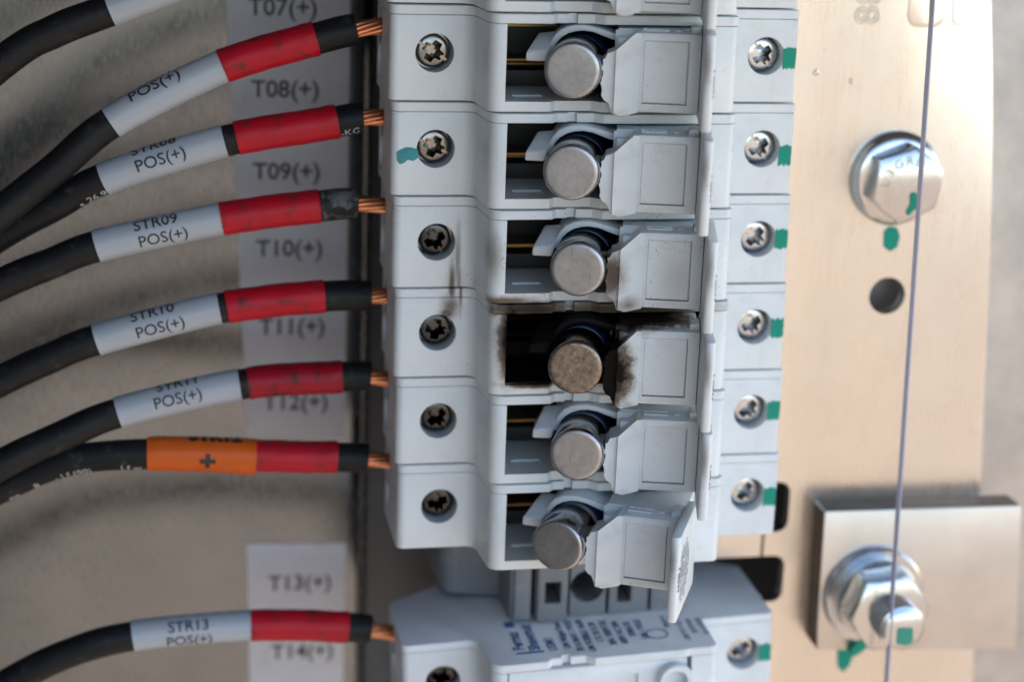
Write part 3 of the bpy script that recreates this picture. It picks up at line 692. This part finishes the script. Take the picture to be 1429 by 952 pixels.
# ------------------------------------------------------------------ busbar and its hardware
bb = thing('busbar', 'wide tin plated busbar plate behind the right ends of the fuse holders', 'busbar', (100, 16, -60))
def W(x, y, z): return (x - 100, y - 16, z + 60)
edge = lambda z: 125.6 - .0705 * z
pl = MB().prism([(68 - 100, 100), (edge(40) - 100, 100), (edge(-190) - 100, -130), (68 - 100, -130)], 0, 3.2, 'y').mesh('plate')
slots = [MB().prism([(x - 100, z + 60) for x, z in rrect(66, 89.4, z0, z1, 2.4)], -4, 8, 'y').mesh('s') for z0, z1 in ((-112.9, -101.5), (-129.2, -118.4))]
cuts = slots + [MB().lathe([(3.95, -6), (3.95, 10)], (7.1, 0, -.7), 'y', 40).mesh('h'), MB().box(-16.2, -15.6, -5, 8, -58.6, -52.8).mesh('slit')]
def warp(x, z):
    """added bend that steers the sky glare: top right back, top left forward"""
    u = min(1.1, max(0, (x + 1) / 24)); v = min(1.4, max(0, (z - 2) / 56)); w = min(1.3, max(0, (z + 12) / 72))
    u = u * u * (3 - 2 * min(1, u))
    return 3.6 * u * v * v - .3 * (1 - min(1, u)) * w * w
def bend(me):
    bm = bmesh.new(); bm.from_mesh(me)
    for k in range(-3, 18): bmesh.ops.bisect_plane(bm, geom=bm.verts[:] + bm.edges[:] + bm.faces[:], plane_co=(0, 0, (k * 6 - 10.3) * S), plane_no=(0, 0, 1))
    for k in range(-3, 7): bmesh.ops.bisect_plane(bm, geom=bm.verts[:] + bm.edges[:] + bm.faces[:], plane_co=((k * 6 - .4) * S, 0, 0), plane_no=(1, 0, 0))
    for v in bm.verts: v.co.y += warp(v.co.x / S, v.co.z / S) * S
    bm.to_mesh(me); bm.free(); return shade(me, 35)
obj('plate', bend(finish(pl, .25, 2, cuts)), 'tin', bb)
v, f = text_geo('88', 5.2, 0, 1.05, .28)
obj('stamped_mark', mesh_from('stamp', [(-2.4 - b, -.02 + c * .6 + warp(-2.4 - b, 59.2 + a), 59.2 + a) for a, b, c in v], f), 'tin', bb)
stm = finish(MB().prism(rrect(6.2, 15.0, 54.9, 75, 2.6), -.22, .2, 'y').mesh('stamp'), .12, 2, [MB().prism(rrect(9.4, 11.2, 58.2, 80, .2), -2, 2, 'y').mesh('q')])
obj('stamped_mark', bend(stm), 'tin', bb)
obj('stamped_mark', bend(finish(MB().prism(rrect(16.6, 19.6, 55.2, 75, 1.4), -.22, .2, 'y').mesh('stamp'), .12, 2)), 'tin', bb)
for x, z, r in ((-12.4, 45.9, .75), (-4.9, 44.2, .6), (-11.0, 50.5, .3)):
    rn = random.Random(int(z)); V = []
    mb = MB().lathe([(.02, -.35 * r), (.5 * r, -.3 * r), (.85 * r, -.1 * r), (r, .05)], (x, warp(x, z), z), 'y', 9)
    mb.V = [(a + rn.uniform(-.2, .2) * r, b, c + rn.uniform(-.2, .2) * r) for a, b, c in mb.V]
    obj('spatter', mb.mesh('spatter', 60), 'tin', bb)
def blob(name, pts, y0, y1, parent, mat='green'): return obj(name, finish(MB().prism(round_poly([(x, z, .5) for x, z in pts], 3), y0, y1, 'y').mesh(name), .06, 1), mat, parent)
blob('paint_mark', [(5.0, 13.2), (6.1, 14.2), (7.9, 13.9), (8.7, 12), (8.3, 9.7), (6.8, 8.8), (5.2, 9.9)], -.14, .02, bb)
blob('paint_mark', [(3.7, -78.7), (5.8, -78.0), (7.0, -79), (7.4, -81.5), (6.6, -85.2), (5.1, -87.2), (3.6, -85.6), (3.2, -81.5)], -.14, .02, bb)

def hexpts(r, a0=0): return [(r * math.cos(R(a0 + 60 * k)), r * math.sin(R(a0 + 60 * k))) for k in range(6)]
bo = thing('flange_bolt', 'stainless hex flange bolt with a green paint dab on the busbar', 'bolt', (106.2, 16, -35.6))
obj('flange', MB().lathe([(.02, -2.6), (7.8, -2.6), (9.0, -2.2), (9.6, -1.5), (9.8, -1.0), (9.8, -.01), (.02, -.01)], (0, 0, 0), 'y', 48).mesh('flange'), 'bolt', bo)
hd = MB().prism(hexpts(8.0, 22), -8.2, -1.5, 'y').mesh('hex')
hdm = finish(hd, .25, 2, [MB().lathe([(5.9, -9.4), (6.0, -8.25), (9.9, -6.3), (12, -6.3), (12, -9.4)], (0, 0, 0), 'y', 48, closed=True).mesh('ch')])
hx = obj('hex_head', hdm, 'bolt', bo)
for k, ch in enumerate('L3GRD'):
    a = 175 - k * 27
    v, f = text_geo(ch, 1.9, .03); c, s = math.cos(R(a - 90)), math.sin(R(a - 90))
    obj('head_stamp', mesh_from('head_stamp', [(5.0 * math.cos(R(a)) + u * c - w_ * s, -8.23, 5.0 * math.sin(R(a)) + u * s + w_ * c) for u, w_, _ in v], f), 'washer', hx)
blob('paint_mark', [(.2, -1.6), (1.4, -1.2), (2.2, -2.4), (2.5, -4.4), (1.2, -5.2), (.3, -6.4), (-.3, -5.4), (.4, -3.8)], -8.36, -8.15, bo)
blob('paint_mark', [(-.6, -7.0), (1.0, -6.6), (2.4, -7.2), (2.2, -8.3), (.2, -8.8), (-.8, -8.2)], -2.35, -1.2, bo)

cb = thing('connector_bar', 'thick tin plated connector bar bolted over the lower right busbar', 'bar', (106.8, 9, -125))
bp = [(-12.0, 19.2), (32.6, 18.8), (35.4, -15.2), (-9.5, -13.0), (-11.0, -12.9), (-11.4, -8)]
obj('edge_strip', MB().add([(-12.05, .3, 18.9), (-11.45, .3, -7.9), (-11.05, .3, -12.6), (-12.05, 6.6, 18.9), (-11.45, 6.6, -7.9), (-11.05, 6.6, -12.6)], [(0, 1, 4, 3), (1, 2, 5, 4)]).mesh('edge_strip'), 'edge', cb, label='dark brown strip on the left edge')  # dark brown strip laid over the bar's left side
obj('edge_strip', MB().add([(-11.6, .4, 19.25), (32.3, .4, 18.86), (32.3, 6.6, 18.86), (-11.6, 6.6, 19.25)], [(0, 1, 2, 3)]).mesh('edge_strip'), 'edge', cb, label='dark brown strip on the left edge')  # dim reflection of the top face put into a dark strip's colour
obj('bar_block', finish(MB().prism(bp, 0, 6.97, 'y').mesh('bar'), .35, 2), 'tin2', cb)
st = thing('stud_and_nut', 'threaded stud with hex nut and washers on the connector bar', 'stud', (106.9, 9, -125))
obj('washer', MB().lathe([(5.2, -1.9), (10.6, -1.9), (11.1, -1.5), (11.1, -.02), (5.2, -.02)], (0, 0, 0), 'y', 48, closed=True).mesh('w'), 'bolt', st)
obj('spring_washer', MB().lathe([(5.2, -4.1), (8.7, -4.1), (9.1, -3.8), (9.1, -1.95), (5.2, -1.95)], (0, 0, 0), 'y', 40, closed=True).mesh('w'), 'bolt', st)
nut = finish(MB().prism(hexpts(9.0, 8), -11.4, -4.15, 'y').mesh('nut'), .3, 2, [MB().lathe([(7.2, -13), (7.3, -11.45), (10.2, -9.8), (14, -9.8), (14, -13)], (0, 0, 0), 'y', 48, closed=True).mesh('ch')])
obj('hex_nut', nut, 'bolt', st)
th = [(.02, -18.6), (3.6, -18.6), (4.3, -18.1)]
for k in range(12): th += [(4.9, -17.8 + k * 1.1), (4.3, -17.25 + k * 1.1)]
th += [(4.2, -3), (.02, -3)]
obj('stud', MB().lathe(th, (0, 0, 0), 'y', 32).mesh('stud', 60), 'bolt', st)
blob('paint_mark', [(-1.6, .6), (1.9, .5), (2.1, -3.0), (.4, -3.5), (-1.5, -3.0)], -18.76, -18.55, st)
blob('paint_mark', [(-3.0, -10.2), (-.8, -9.8), (-.2, -11.4), (-1.8, -12.8), (-3.2, -13.8), (-4.6, -13.2), (-3.8, -11.6)], -2.2, .02, st)

# clear cover standing in front of the busbar
cv = thing('clear_cover', 'clear plastic cover sheet with a bluish sawn edge before the busbar', 'cover', (102, -10, -66))
ce = lambda z: 100.2 - (z - 3) * .0309
obj('sheet', MB().prism([(ce(60) - 102, 126), (150, 126), (150, -154), (ce(-220) - 102, -154)], .02, 1.88, 'y').mesh('cover_sheet'), 'clear', cv)
obj('sawn_edge', MB().prism([(ce(60) - 102.25, 126), (ce(60) - 102.02, 126), (ce(-220) - 102.02, -154), (ce(-220) - 102.25, -154)], 0, 1.9, 'y').mesh('cover_edge'), 'clear_edge', cv)
